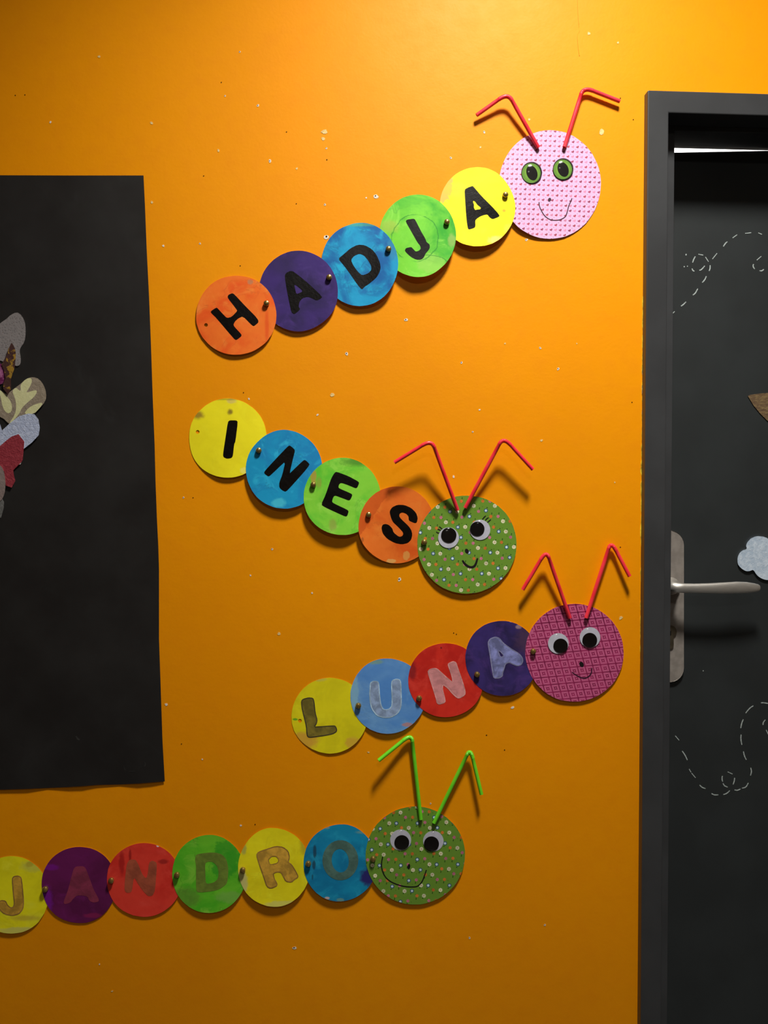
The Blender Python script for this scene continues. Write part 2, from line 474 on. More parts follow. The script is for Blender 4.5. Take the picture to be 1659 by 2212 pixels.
pts = [P(a, b_, DY-o) for a, b_, o, _, _ in st]
for i, p in enumerate(pts):
    t = (pts[min(i+1, len(pts)-1)]-pts[max(i-1, 0)]).normalized()
    bx = Vector((0, 0, 1)); nn = bx.cross(t).normalized()
    hd, hh = st[i][3], st[i][4]
    for k in range(n):
        a = 2*PI*k/n
        V.append(p+nn*(hd*math.cos(a))+bx*(hh*math.sin(a)))
for i in range(len(pts)-1):
    for k in range(n):
        a = i*n+k; c = i*n+(k+1) % n
        F.append((a, c, c+n, a+n))
F.append(tuple(range(n))[::-1]); F.append(tuple(range((len(pts)-1)*n, len(pts)*n)))
mk('lever', V, F, M_STEEL, handle, sm=60)
cyl = [(1448.5+13.5*math.cos(t), 1364.5+13.5*math.sin(t)) for t in (math.radians(a) for a in range(120, 421, 20))]
cyl += [(1448.5+7, 1392), (1448.5+6.5, 1397), (1448.5+4, 1400.5), (1448.5, 1402), (1448.5-4, 1400.5), (1448.5-6.5, 1397), (1448.5-7, 1392)]
sheet('lock_cylinder', [cyl], ddoor(.0095), M_CYL, .004, handle, step=0, sm=None)
sheet('keyhole', [[(1446.8, 1363), (1449.5, 1363), (1449.5, 1373), (1446.8, 1373)]], ddoor(.0098), M_HOLE, .0004, handle, step=0, sm=None)

# decorations stuck on the door
def cloud_mat():
    m = Mat('pale_blue_mottled_paint', .6, .3); uv = m.coord('UV')
    a = m.noise(uv, 9, 5, .7, .8); b = m.noise(uv, 30, 3, .6)
    c = m.mix(a.step(.35, .7), (178, 196, 216), (214, 226, 240)); c = m.mix(b.step(.6, .75)*.4, c, (140, 158, 180)); m.color(c)
    m.bump(a*2+b, .4, .001); return m.m
cl = zpts([(1345,340),(1370,290),(1420,240),(1500,220),(1580,230),(1640,262),(1710,290),(1790,370),(1850,420),(1900,500),(1900,600),(1830,680),(1740,740),(1690,765),(1610,775),(1540,755),(1480,710),(1440,640),(1400,660),(1350,665),(1290,630),(1245,580),(1238,510),(1255,450),(1300,400),(1362,385)], 1380, 1120, 5.82)
cl = chaikin(cl, 2)
o = sheet('cloud_decoration', [cl], ddoor(.005), cloud_mat(), .005, None, step=0, sm=None, label='pale blue mottled cloud cutout stuck on the door beside the lever handle', cat='decoration')
b = o.modifiers.new('bevel', 'BEVEL'); b.width = .0015; b.segments = 3; b.limit_method = 'ANGLE'; b.angle_limit = 1.0
def bark_mat():
    m = Mat('brown_wood_paper', .8, .2); uv = m.coord('UV')
    a = m.noise(uv, 8, 5, .65, .6, stretch=(1, 3, 1)); b = m.noise(uv, 40, 3)
    c = m.mix(a.step(.35, .68), (98, 76, 58), (132, 110, 76)); c = m.mix(b.step(.5, .8)*.4, c, (84, 60, 44)); m.color(c)
    m.bump(a*2+b, .5, .001); return m.m
sheet('paper_kite', [[(1615.5,855.5),(1620,853),(1634,851),(1659,848.5),(1690,846),(1735,842),(1722,880),(1706,928),(1700,938),(1680,924),(1657,908),(1642,893),(1628,876)]], ddoor(.0022), bark_mat(), .002, None, step=0, sm=None,
      label='brown pointed paper shape stuck on the door above the cloud', cat='decoration')

# ------------------------------------------------------------------ wall wear
dw = lambda out: (lambda x, y: out)
def chip(x, y, r, kind='plaster', elong=1.0, rot=0):
    n_ = 9
    l = []
    for i in range(n_):
        t = 2*PI*i/n_; rr = r*.97*R.uniform(.7, 1.15)
        l.append((rr*math.cos(t)*elong, rr*math.sin(t)))
    c, s = math.cos(rot), math.sin(rot)
    l = [(x+a*c-b_*s, y+a*s+b_*c) for a, b_ in l]
    mt = {'plaster': M_PLASTER, 'smear': M_SMEAR, 'hole': M_HOLE}[kind]
    return l, mt
CH = [(518,112,2.4,1),(486,207,2.2,1),(557,228,2.8,1),(109,264,2.4,0),(701,285,6,2),(698,300,3.5,2),(705,320,2.2,1),(812,424,4.6,1),(791,427,2,0),(702,442,2.5,1),(583,348,2.8,1),(706,512,5,1),(432,526,2,1),
      (353,531,2.3,0),(328,437,3,2),(1046,285,2.4,1),(974,341,2.2,1),(1300,284,6.5,2),(1137,518,2.6,1),(877,691,3.4,1),(749,764,3.4,1),(718,853,5,2),(997,783,2.8,1),(1206,797,2.8,1),(1167,752,2.4,1),(1021,933,2,1),
      (1036,885,1.7,0),(1170,951,2.8,2),(863,1252,3.8,1),(588,1186,2.4,1),(541,1243,1.8,0),(674,1281,2,0),(603,1369,3.5,2),(359,1522,3.2,0),(437,1640,1.8,0),(520,1783,2.3,0),(636,2048,3.6,1),(1014,2026,2.4,1),
      (1177,1998,2.2,1),(1341,1335,3.6,2),(1107,1528,3,0),(980,1030,2.6,0),(930,1736,2,1),(796,1625,2.3,2),(1091,742,1.8,2),(214,122,3,2),(327,266,3,2),(472,325,2.6,2),(641,364,2.6,2),(1272,72,3.5,2),(1335,92,2.4,2),
      (396,1075,2.2,1),(686,896,2.2,0),(538,862,2,0),(1143,258,2.6,2),(1038,318,2.4,2),(558,1022,1.2,0),(242,2141,2,2),(215,2083,1.6,0),(1246,742,1.6,2),(1328,1042,1.6,2)]
small_v, small_f, small_m = [], [], []
for x, y, r, k in CH:
    kind = 'smear' if k == 2 else 'plaster'
    l, mt = chip(x, y, r, kind, R.uniform(1, 1.5), R.uniform(0, PI))
    o = sheet('plaster_chip' if k < 2 else 'filler_smear', [l], dw(.0005), mt, .0007, wall, step=0, sm=None)
    if k == 1:
        l2, _ = chip(x-r*.2, y-r*.2, r*.42, 'hole')
        sheet('nail_hole', [l2], dw(.0007), M_HOLE, .0004, wall, step=0, sm=None)
for x, y in ((478,178),(54,205),(33,206),(619,285),(440,380),(706,345),(640,440),(526,848),(519,574),(980,1367),(392,1607),(551,1781),(1051,1588),(986,1370),(1365,869),(1340,1182),(1090,1620),(1340,212),(1368,258),(417,1075)):
    l, _ = chip(x, y, 1.3, 'hole')
    sheet('nail_hole', [l], dw(.0005), M_HOLE, .0006, wall, step=0, sm=None)
# ragged unpainted edges along the door frame
def edge_strip(y0, y1, w0, w1, mat, seed, name):
    rr = random.Random(seed); A, B = [], []
    y = y0
    while y <= y1:
        t = (y-y0)/(y1-y0)
        xr = P(0, 0).x
        base = 1391.2-7.2*(y-200)/2000
        A.append((base+.8, y)); B.append((base-max(.6, (w0+(w1-w0)*t)*rr.uniform(.55, 1.3)), y)); y += 9
    return sheet(name, [A+B[::-1]], dw(.0006), mat, .0008, wall, step=0, sm=None)
edge_strip(640, 1010, 2, 3.4, M_YEDGE, 1, 'old_paint_edge')
edge_strip(1010, 2130, 4.2, 3.0, M_YEDGE, 2, 'old_paint_edge')
edge_strip(760, 900, 1.5, 2.4, flat('bare_beige_edge', (196, 170, 128), .8, .2), 5, 'bare_edge')
edge_strip(1880, 2160, 1.6, 2.2, flat('bare_beige_edge', (196, 170, 128), .8, .2), 6, 'bare_edge')
edge_strip(2155, 2290, 5.5, 6, flat('bare_beige_edge', (196, 170, 128), .8, .2), 3, 'bare_edge')
# hairline paint ridge near the top and one beside the frame
sheet('paint_ridge', [stroke_loop([(1247,-60),(1249,20),(1252,60),(1248,78),(1252,120)], 2.4)], dw(.0009), M_WALL, .001, wall, step=0)

# ------------------------------------------------------------------ black paper panel with collage
pan = empty('collage_poster', P(100, 1040), label='large black paper panel with a collage of cut paper shapes on the orange wall', cat='panel')
pout = [(310,379),(313,440),(317,540),(322,640),(326,740),(330,860),(334,960),(336,1040),(337.5,1080),(339,1120),(342,1180),(343.5,1230),(343.5,1380),(347,1480),(351,1600),(356,1688),
        (330,1690),(300,1692.5),(260,1694.5),(210,1695.5),(180,1698),(150,1700),(60,1704),(0,1706),(-120,1711),(-420,1722),(-420,376),(-100,377),(0,378.5),(150,379)]
def dpan(x, y):
    d = .0016+.0011*math.sin(y*.0125+1.0)+.0006*math.sin(y*.031+x*.004)
    if y > 1560: d += ((y-1560)/140)**2*(.0022+.0016*math.sin(x*.045))
    if x > 280: d += .0006*math.sin(y*.02)
    return max(.0008, d)
def black_mat():
    m = Mat('black_sugar_paper', .52, .35); uv = m.coord('UV')
    a = m.noise(uv, .6, 4, .6); b = m.noise(uv, 140, 3); cc = m.noise(uv, .9, 5, .6, 1.5, 4)
    c = m.mix(a.step(.3, .7), (31, 28, 27), (37, 35, 34)); c = m.mix(cc.step(.58, .8)*.4, c, (46, 46, 46)); m.color(c)
    m.bump(b*.4+m.noise(uv, 1.2, 3, .5)*3, .25, .001); m.rough(a*.2+.42); return m.m
sheet('black_sheet', [pout], dpan, [black_mat(), flat('black_paper_edge', (24, 22, 21), .8, .2)], .0004, pan, step=34, uvc=(0, 1000), sm=60)
M_SCUFF = flat('scuffed_paper', (52, 51, 49), .8, .2)
for q in ([(267,1655),(270,1662),(278,1666),(292,1666)], [(312,1646),(314,1651),(312,1656)], [(164,1590),(168,1596),(172,1598)]):
    sheet('scuff_mark', [stroke_loop(q, 1.6 if q[0][0] > 200 else 4)], lambda x, y: dpan(x, y)+.0002, M_SCUFF, .00015, pan, step=0, sm=None)
Z7 = lambda p: zpts(p, 0, 640, 4.366)
def cut(name, pts, mat, off, label, ch=1, tilt=0, thick=.0006, parent=pan):
    return sheet(name, [chaikin(Z7(pts), ch) if ch else Z7(pts)], (lambda x, y: dpan(x, y)+off+tilt*max(0, x)/60), [mat, M_CARD], thick, parent, step=12, uvc=(0, 850), label=label)
def emb(name, c, c2, sc, bstr=.5, rough=.6, lo=.45, hi=.7):
    m = Mat(name, rough, .35); uv = m.coord('UV'); a = m.noise(uv, sc, 4, .6, .5); b = m.noise(uv, sc*3, 3)
    m.color(m.mix(a.step(lo, hi), c, c2)); m.bump(a*2+b, bstr, .0012); return m.m
def dots_mat():
    m = Mat('grey_dotted_wallpaper', .5, .4); uv = m.coord('UV'); x, y, _ = m.xyz(uv)
    n = m.nt.nodes.new('ShaderNodeTexVoronoi'); n.inputs['Scale'].default_value = 24; m.nt.links.new(uv, n.inputs['Vector'])
    d = N(m.nt, n.outputs['Distance'])
    m.color(m.mix(1-d.step(.18, .32), (142, 136, 136), (112, 106, 106))); m.bump(d, .5, .0006); return m.m
GREYD = dots_mat()
cut('grey_cutout', [(-180,330),(-60,270),(0,258),(20,240),(60,215),(100,175),(155,150),(190,165),(225,215),(240,270),(243,350),(232,430),(190,490),(185,520),(197,580),(195,640),(165,660),(135,650),(110,600),(40,620),(0,605),(-180,560)], GREYD, .0012, 'grey dotted wallpaper cutout', tilt=.002)
cut('beige_cutout', [(310,760),(370,780),(415,840),(438,920),(430,990),(370,1060),(320,1112),(200,1130),(100,1202),(85,1205),(20,1140),(-150,1080),(-150,860),(0,880),(65,930),(105,890),(190,830),(250,775)],
    emb('taupe_wallpaper', (150, 136, 118), (162, 148, 130), 9), .0014, 'taupe and cream swirl patterned cutout', tilt=.003)
bei = [o for o in pan.children if o.name.startswith('beige')][0]
CREAM = emb('cream_print', (220, 218, 164), (228, 226, 176), 10, .2)
def bp(pts): return sheet('cream_swirl', [chaikin(Z7(pts), 1)], (lambda x, y: dpan(x, y)+.0016+.003*max(0, x)/60), CREAM, .00015, bei, step=12)
bp([(245,778),(298,768),(300,820),(262,885),(245,912),(335,882),(352,900),(322,950),(250,1010),(205,1055),(180,1112),(100,1200),(84,1200),(140,1120),(155,1040),(142,960),(112,895),(150,858),(182,890),(196,890),(192,832)])
bp([(-20,878),(10,890),(60,938),(108,1000),(116,1070),(88,1108),(48,1090),(20,1030),(10,960)])
bp([(222,1112),(265,1055),(330,1018),(410,1000),(372,1058),(320,1110)])
cut('blue_cutout', [(270,1105),(325,1112),(362,1160),(376,1240),(365,1310),(300,1380),(230,1435),(100,1500),(-120,1540),(-120,1240),(0,1205),(20,1265),(90,1200),(180,1130)], emb('pale_blue_embossed_paper', (182, 192, 220), (204, 212, 236), 14, .6), .0030, 'pale blue embossed paper cutout', ch=0, tilt=.002)
cut('red_cutout', [(175,1300),(230,1370),(225,1430),(215,1540),(205,1560),(125,1640),(132,1690),(145,1740),(110,1805),(55,1785),(40,1650),(-120,1600),(-120,1440),(0,1412),(60,1360),(110,1322)], emb('crimson_embossed_paper', (146, 46, 58), (164, 62, 72), 12, .6), .0042, 'crimson embossed paper cutout', ch=0, tilt=.001)
cut('white_cutout', [(168,1575),(200,1545),(205,1560),(192,1585),(178,1588)], M_CARD, .0040, 'small white paper corner', ch=0)
cut('mauve_cutout', [(-120,1560),(0,1590),(30,1630),(52,1720),(50,1830),(30,1900),(0,1935),(-120,1950)], emb('mauve_paper', (134, 118, 114), (148, 132, 128), 5), .0050, 'greyish mauve rounded cutout')
cut('grey_cutout', [(-120,1900),(0,1905),(20,1905),(38,1940),(35,2000),(10,2088),(-120,2090)], emb('grey_paper', (104, 104, 102), (120, 120, 118), 8), .0036, 'small grey pointed cutout', ch=0)
cut('magenta_cutout', [(-120,600),(0,632),(30,645),(45,700),(42,790),(20,832),(-120,860)], emb('magenta_pink_paper', (104, 24, 78), (176, 104, 150), 3, lo=.5, hi=.58), .0030, 'magenta and pink cutout')
cut('gold_cutout', [(108,438),(125,458),(140,490),(150,540),(140,670),(112,750),(103,780),(105,870),(75,928),(30,872),(30,820),(50,780),(40,700),(15,645),(60,560),(70,520),(90,475)], emb('gold_brown_paper', (74, 46, 42), (166, 128, 44), 6, .4, lo=.5, hi=.56), .0046, 'narrow gold and brown pointed cutout', ch=0, tilt=.003)

# ------------------------------------------------------------------ caterpillars
def interp(tab, x):
    if x <= tab[0][0]: return tab[0][1]
    for (a, va), (b, vb) in zip(tab, tab[1:]):
        if x <= b:
            t = (x-a)/(b-a); t = t*t*(3-2*t); return va+(vb-va)*t
    return tab[-1][1]
def field(tab):
    """tab: (x, y of the disc centre, mm off the wall at the centre, extra mm at its lower edge); one smooth sheet that all discs of a chain follow"""
    cy = [(a, b) for a, b, _, _ in tab]; dd = [(a, c) for a, _, c, _ in tab]; tt = [(a, d) for a, _, _, d in tab]
    def f(x, y):
        v = (y-interp(cy, x))/85
        return max(.7, interp(dd, x)+interp(tt, x)*(v if v < 0 else v*(.5+.5*v)))*.001
    return f
def cutdisc(cx, cy, rx, ry, seed, rough=.010, n=64):
    r = random.Random(seed)
    ph = [(k, r.uniform(0, 2*PI), r.uniform(.3, 1)*rough/(k**.6)) for k in range(2, 7)]
    out = []
    for i in range(n):
        t = 2*PI*i/n
        s = 1+sum(a*math.cos(k*t+p) for k, p, a in ph)+r.uniform(-.0025, .0025)
        out.append((cx+rx*s*math.cos(t), cy+ry*s*math.sin(t)))
    return out

class Cat:
    def __init__(s, name_label, anchor, tab):
        s.t = empty('caterpillar', P(*anchor), label=name_label, cat='garland')
        s.f = field(tab)
        s.k = 0
    def lay(s, k, add=0): return lambda x, y: s.f(x, y)+.00055*k+add*.001
    def seg(s, c, rx, ry, k, mat, label, letters, lmat, hole=None, seed=0, lt=.25, under=None):
        loops = [cutdisc(c[0], c[1], rx, ry, seed)]
        if hole: loops.append(ellipse(hole[0], hole[1], 4, 4, 12))
        d = sheet('body_disc', loops, s.lay(k), [mat, M_CARD], .00035, s.t, step=11, uvc=c, label=label)
        if under:
            for l in letters[0:1]:
                pass
        o = sheet('letter', letters, s.lay(k, lt), lmat, lt*.001-.00002, d, step=7, uvc=c, sm=30)
        if under:   # brushed outline left by the pigment at the letter's rim
            rim = []
            for l in letters: rim.append(l)
            for j, l in enumerate(rim):
                big = grow(l, 1.2 if j == 0 else .9); sml = grow(l, -1.1 if j == 0 else -.9)
                sheet('paint_rim', [big, sml], s.lay(k, lt+.08), under, .0003, d, step=0, uvc=c, sm=None)
        return d
    def brad(s, x, y, k):
        p = P(x, y+1, -s.f(x, y)-.00055*k)
        j = lambda: R.uniform(-.12, .12)
        lathe('paper_fastener', p, [(.0042, -.001), (.0056, .0004), (.0061, .0014), (.0058, .0032), (.0060, .0046), (.0061, .0058), (.0053, .0074), (.0036, .0085), (.0016, .0090), (.0003, .0091)], M_BRASS, s.t, n=14, axis=Vector((j()*.6, -1, j()*.6)), sm=28)
def grow(l, d):
    n = len(l); a = sum(l[i][0]*l[(i+1) % n][1]-l[(i+1) % n][0]*l[i][1] for i in range(n))
    sg = 1 if a > 0 else -1; out = []
    for i in range(n):
        p, q, r = l[i-1], l[i], l[(i+1) % n]
        dx, dy = r[0]-p[0], r[1]-p[1]; m_ = math.hypot(dx, dy) or 1
        out.append((q[0]+sg*dy/m_*d, q[1]-sg*dx/m_*d))
    return out

def straw(t, pts, mat, bend):
    """pts: base, apex, tip as (px,py,mm off wall)"""
    b, a, e = [P(x, y, -z*.001) for x, y, z in pts]
    v1 = (b-a).normalized(); v2 = (e-a).normalized()
    cut_ = .017
    s0, s1 = a+v1*cut_, a+v2*(cut_+.006)
    path, rad = [], []
    r = .0043
    for i in range(6): path.append(b.lerp(s0, i/6)); rad.append(r)
    N_ = 26
    for i in range(N_+1):
        u = i/N_
        q = s0*(1-u)**2+a*2*u*(1-u)+s1*u*u
        path.append(q); rad.append(r+(.00045 if i % 2 else -.00025))
    for i in range(1, 7): path.append(s1.lerp(e, i/6)); rad.append(r*.97)
    return tube('straw_antenna', path, rad, mat, t, n=12)
M_RED = Mat('red_straw_plastic', .33, .5); M_RED.color((246, 52, 52)); M_RED.b.inputs['Subsurface Weight'].default_value = .0; M_RED = M_RED.m
def straw_mat(name, c, c2):
    m = Mat(name, .3, .5); o = m.coord('Object'); m.color(m.mix(m.noise(o, 30, 2).step(.3, .7), c, c2)); return m.m
M_RED = straw_mat('red_straw_plastic', (238, 44, 58), (250, 62, 78))
M_GRN = straw_mat('green_straw_plastic', (104, 214, 34), (120, 226, 44))

# glass domes of the glued eyes
def dome_mat():
    m = bpy.data.materials.new('clear_plastic_dome'); m.use_nodes = True; nt = m.node_tree; nt.nodes.clear()
    o = nt.nodes.new('ShaderNodeOutputMaterial'); mx = nt.nodes.new('ShaderNodeMixShader'); tr = nt.nodes.new('ShaderNodeBsdfTransparent'); gl = nt.nodes.new('ShaderNodeBsdfGlossy'); fr = nt.nodes.new('ShaderNodeFresnel')
    tr.inputs[0].default_value = (1, 1, 1, 1); gl.inputs['Roughness'].default_value = .12; fr.inputs[0].default_value = 1.35
    ge = nt.nodes.new('ShaderNodeNewGeometry'); mu = nt.nodes.new('ShaderNodeMath'); mu.operation = 'MULTIPLY'; iv = nt.nodes.new('ShaderNodeMath'); iv.operation = 'SUBTRACT'; iv.inputs[0].default_value = 1
    nt.links.new(ge.outputs['Backfacing'], iv.inputs[1]); nt.links.new(fr.outputs[0], mu.inputs[0]); nt.links.new(iv.outputs[0], mu.inputs[1]); nt.links.new(mu.outputs[0], mx.inputs[0]); nt.links.new(tr.outputs[0], mx.inputs[1]); nt.links.new(gl.outputs[0], mx.inputs[2]); nt.links.new(mx.outputs[0], o.inputs[0])
    return m
M_DOME = dome_mat()
def dome(parent, cx, cy, rx, base, h):
    """clear cap"""
    c = P(cx, cy, -base-.0001)
    pr = []
    for i in range(9):
        a = PI/2*i/8
        pr.append((max(.0002, rx*.001*math.cos(a)), h*math.sin(a)))
    lathe('clear_dome', c, pr, M_DOME, parent, n=32, sm=80, cap=False)
def googly(cat, c, r, pc, pr, lbl=None):
    base = lambda x, y: cat.f(c[0], c[1])+.0040
    bd = base(0, 0)
    e = sheet('eye', [ellipse(c[0], c[1], r, r, 40)], lambda x, y: bd, M_EYEW, .0010, cat.t, step=0, sm=30, label=lbl)
    sheet('pupil', [ellipse(pc[0], pc[1], pr, pr, 36)], lambda x, y: bd+.0011, M_PUPIL, .0010, e, step=0, sm=30)
    dome(e, c[0], c[1], r, bd, .0062)

# colours and letters ---------------------------------------------------------
L = {}
def Z(key, ox, oy, f, *loops): L[key] = [zpts(l, ox, oy, f) for l in loops]
Z('H1', 400, 560, 4.879, [(447,395),(455,375),(495,357),(517,368),(640,500),(735,595),(770,640),(772,665),(745,690),(722,706),(700,692),(610,600),(560,622),(525,655),(508,690),(522,715),(594,792),(592,812),(560,838),(535,852),(512,835),(330,620),(270,562),(273,545),(330,508),(345,520),(400,580),(440,620),(490,607),(550,545),(540,525),(455,415)])
Z('A1', 400, 560, 4.879, [(1048,175),(1065,142),(1110,122),(1145,130),(1300,255),(1447,395),(1430,414),(1387,437),(1330,408),(1290,395),(1240,408),(1205,445),(1195,500),(1212,525),(1190,550),(1150,580),(1120,560),(1100,470),(1070,320)], [(1148,258),(1240,332),(1220,350),(1172,368),(1160,320)])
Z('D1', 680, 380, 5.184, [(262,928),(320,880),(400,810),(480,770),(560,775),(640,820),(690,880),(730,970),(738,1030),(725,1080),(690,1140),(600,1215),(558,1240),(528,1275),(480,1220),(370,1060),(320,995)], [(405,940),(440,895),(500,870),(550,890),(590,935),(630,1000),(635,1050),(600,1090),(530,1115),(480,1070),(430,1000)])
Z('J1', 680, 380, 5.184, [(1017,510),(1030,490),(1105,478),(1125,490),(1190,620),(1240,705),(1250,740),(1285,765),(1290,800),(1275,830),(1240,870),(1220,915),(1190,938),(1140,938),(1080,910),(1025,860),(1008,835),(1020,808),(1080,795),(1100,815),(1130,848),(1165,838),(1188,815),(1180,780),(1150,745),(1080,620)])
Z('A2', 930, 340, 8.295, [(610,578),(660,545),(750,512),(775,530),(900,680),(1100,880),(1200,990),(1238,1045),(1220,1065),(1115,1108),(1060,1075),(1020,1020),(960,1030),(890,1055),(830,1095),(800,1130),(805,1225),(790,1260),(690,1292),(670,1270),(650,1150),(635,980),(620,750)], [(758,790),(770,775),(800,790),(840,850),(890,885),(903,905),(890,930),(830,935),(800,945),(775,900),(780,850)])
Z('I2', 390, 840, 5.184, [(530,370),(550,352),(625,352),(642,370),(615,590),(600,620),(587,750),(570,775),(520,782),(482,765),(475,735),(500,570)])
Z('N2', 390, 840, 5.184, [(935,935),(955,905),(1080,770),(1200,645),(1222,632),(1265,665),(1283,690),(1265,760),(1220,950),(1250,920),(1375,800),(1395,795),(1430,825),(1447,850),(1380,935),(1200,1135),(1172,1152),(1130,1130),(1105,1100),(1105,1050),(1140,960),(1175,810),(1100,880),(1005,970),(985,982),(945,955)])
Z('E2', 640, 960, 5.352, [(400,400),(440,330),(465,315),(600,365),(720,430),(727,450),(705,500),(685,507),(600,470),(520,443),(495,460),(487,495),(500,510),(640,570),(648,590),(625,640),(605,648),(520,615),(450,590),(430,605),(412,660),(430,680),(590,755),(606,775),(590,825),(570,835),(470,790),(330,725),(287,695),(340,580)])
Z('S2', 640, 960, 5.352, [(1080,790),(1085,760),(1110,725),(1170,698),(1250,700),(1330,735),(1385,790),(1405,850),(1395,900),(1375,912),(1310,885),(1300,870),(1298,830),(1270,800),(1225,785),(1195,800),(1190,830),(1210,860),(1300,945),(1330,990),(1342,1040),(1330,1100),(1290,1140),(1220,1155),(1140,1140),(1050,1090),(1000,1030),(985,970),(995,930),(1030,918),(1070,930),(1110,970),(1125,1020),(1190,1070),(1225,1060),(1238,1035),(1230,1010),(1180,955),(1120,900),(1100,860)])
Z('L3', 620, 1400, 5.352, [(168,610),(190,590),(250,575),(300,580),(312,620),(325,750),(348,830),(340,870),(315,912),(370,910),(520,900),(557,900),(575,940),(570,965),(530,990),(430,1010),(320,1025),(255,1032),(232,1010),(225,900),(190,760),(172,680)])
Z('U3', 620, 1400, 5.352, [(965,400),(1000,383),(1050,388),(1062,420),(1070,550),(1085,660),(1110,705),(1140,715),(1185,705),(1215,665),(1215,550),(1208,430),(1215,375),(1265,357),(1310,370),(1318,450),(1322,600),(1315,690),(1280,755),(1200,800),(1120,803),(1040,780),(980,700),(962,620),(955,520),(962,470)])
Z('N3', 870, 1320, 5.53, [(300,725),(320,700),(370,685),(410,690),(470,745),(540,810),(600,858),(590,780),(545,650),(545,628),(600,602),(635,615),(655,680),(715,850),(745,960),(742,1000),(680,1038),(650,1035),(600,990),(540,920),(480,875),(472,930),(500,1040),(508,1088),(440,1112),(412,1100),(400,1040),(350,880)])
Z('A3', 870, 1320, 5.53, [(1018,380),(1040,335),(1105,310),(1155,325),(1200,385),(1290,450),(1390,510),(1430,560),(1435,600),(1415,640),(1370,655),(1320,635),(1270,610),(1225,630),(1205,700),(1190,745),(1192,775),(1150,800),(1090,800),(1078,750),(1060,640),(1040,500)], [(1140,480),(1160,475),(1205,525),(1200,545),(1165,550)])
Z('J4', 0, 1780, 4.1475, [(110,490),(125,470),(165,465),(190,480),(200,560),(212,700),(205,760),(170,805),(110,820),(40,805),(0,770),(-12,740),(-10,700),(10,685),(50,690),(65,725),(95,752),(120,745),(130,710),(120,620)])
Z('A4', 0, 1780, 4.1475, [(660,400),(680,380),(745,377),(768,395),(800,480),(840,590),(885,670),(885,695),(840,705),(800,690),(785,650),(740,640),(690,640),(655,670),(630,705),(580,720),(570,705),(575,680),(610,590),(640,470)])
Z('N4', 0, 1780, 4.1475, [(1135,360),(1160,318),(1215,318),(1240,360),(1275,450),(1310,490),(1325,440),(1335,345),(1365,325),(1405,345),(1405,400),(1390,590),(1370,640),(1330,648),(1290,610),(1240,540),(1200,470),(1185,590),(1170,615),(1130,615),(1115,590),(1120,490)])
Z('D4', 370, 1760, 5.352, [(280,480),(300,455),(420,437),(520,437),(590,460),(640,520),(660,620),(655,740),(640,800),(560,860),(470,885),(330,900),(290,885),(285,780),(288,600),(275,520)], [(390,560),(430,540),(480,545),(530,590),(548,660),(540,740),(490,785),(400,800),(395,700)])
Z('R4', 370, 1760, 5.352, [(985,465),(1010,430),(1100,400),(1210,365),(1290,375),(1350,420),(1367,490),(1350,550),(1390,575),(1430,640),(1467,710),(1455,730),(1425,745),(1390,780),(1325,770),(1300,720),(1270,665),(1220,660),(1178,680),(1190,740),(1225,800),(1215,825),(1150,852),(1105,830),(1070,720),(1020,580)], [(1120,520),(1160,480),(1215,480),(1245,520),(1230,560),(1140,580)])
L['O4'] = [ellipse(640+878/9.217, 1760+905/9.217, 38.8, 43.4, 30), ellipse(640+876/9.217, 1760+914/9.217, 18.5, 25.6, 24, -.1)]
for k in L: L[k] = [chaikin(l, 1, .2) for l in L[k]] if k != 'O4' else L[k]

YEL, YELD, YELL = (250, 236, 20), (236, 218, 14), (252, 244, 50)
GRN, GRND, GRNL = (116, 206, 48), (46, 164, 34), (154, 228, 84)
BLU, BLUD, BLUL = (10, 152, 202), (2, 94, 162), (26, 180, 220)
ORA, ORAD, ORAL = (246, 116, 28), (238, 84, 12), (246, 140, 52)
RED_, REDD, REDL = (222, 46, 30), (196, 30, 20), (232, 66, 52)

# --- first (pink hearted head)
c1 = Cat('topmost caterpillar of painted discs with pink heart patterned head and green cat eyes', (860, 480),
         [(428,700,.8,0),(510,681,2.6,1.5),(645,628,3.2,2),(777,571,5,3.5),(902,509,11,8.5),(1031,447,11,6),(1188,398,3,.5),(1298,398,1.5,0)])
PINKP = paper_mat('pink_paper', (222, 182, 220), (216, 176, 214), (228, 190, 226), 1, 1, amount=.4, edge=0)
HC = (1188, 398.5)
hd1_loop = cutdisc(HC[0], HC[1], 110, 117.5, 31, .004)
hd1 = sheet('head', [hd1_loop], c1.lay(0), [PINKP, M_CARD], .00035, c1.t, step=12, uvc=HC, label='pink head disc printed with rows of small hearts')
c1.seg((1031,447), 82, 85.5, 1, paper_mat('yellow_wash', YEL, (232, 214, 16), (250, 240, 50), 1.2, 2, [(-.75,.6,.22,.5,(240,176,90),.08,.8),(-.5,.38,.22,.14,(238,200,50),.5,.6),(.58,-.08,.035,.03,(220,150,40),.4,.7),(.42,-.72,.18,.09,(252,240,120),.4,.8),(.7,-.5,.12,.12,(214,226,70),.4,.7)], amount=.5, edge=.1), 'yellow painted disc with black letter A', L['A2'], M_BLACKPAINT, seed=5)
c1.seg((902,509), 83, 89, 2, paper_mat('green_wash', GRN, GRND, GRNL, 1.1, 4, [(-.62,.2,.2,.14,(160,190,70),.5,.7),(.74,-.1,.08,.14,(150,180,90),.3,.7),(.3,-.6,.3,.2,(150,200,84),.2,.5)], rings=[(-.05,-.05,.50,.50,.035,(40,140,34)),(.22,-.62,.44,.2,.05,(34,130,30))]), 'green painted disc with tide lines and black letter J', L['J1'], M_BLACKPAINT, seed=4)
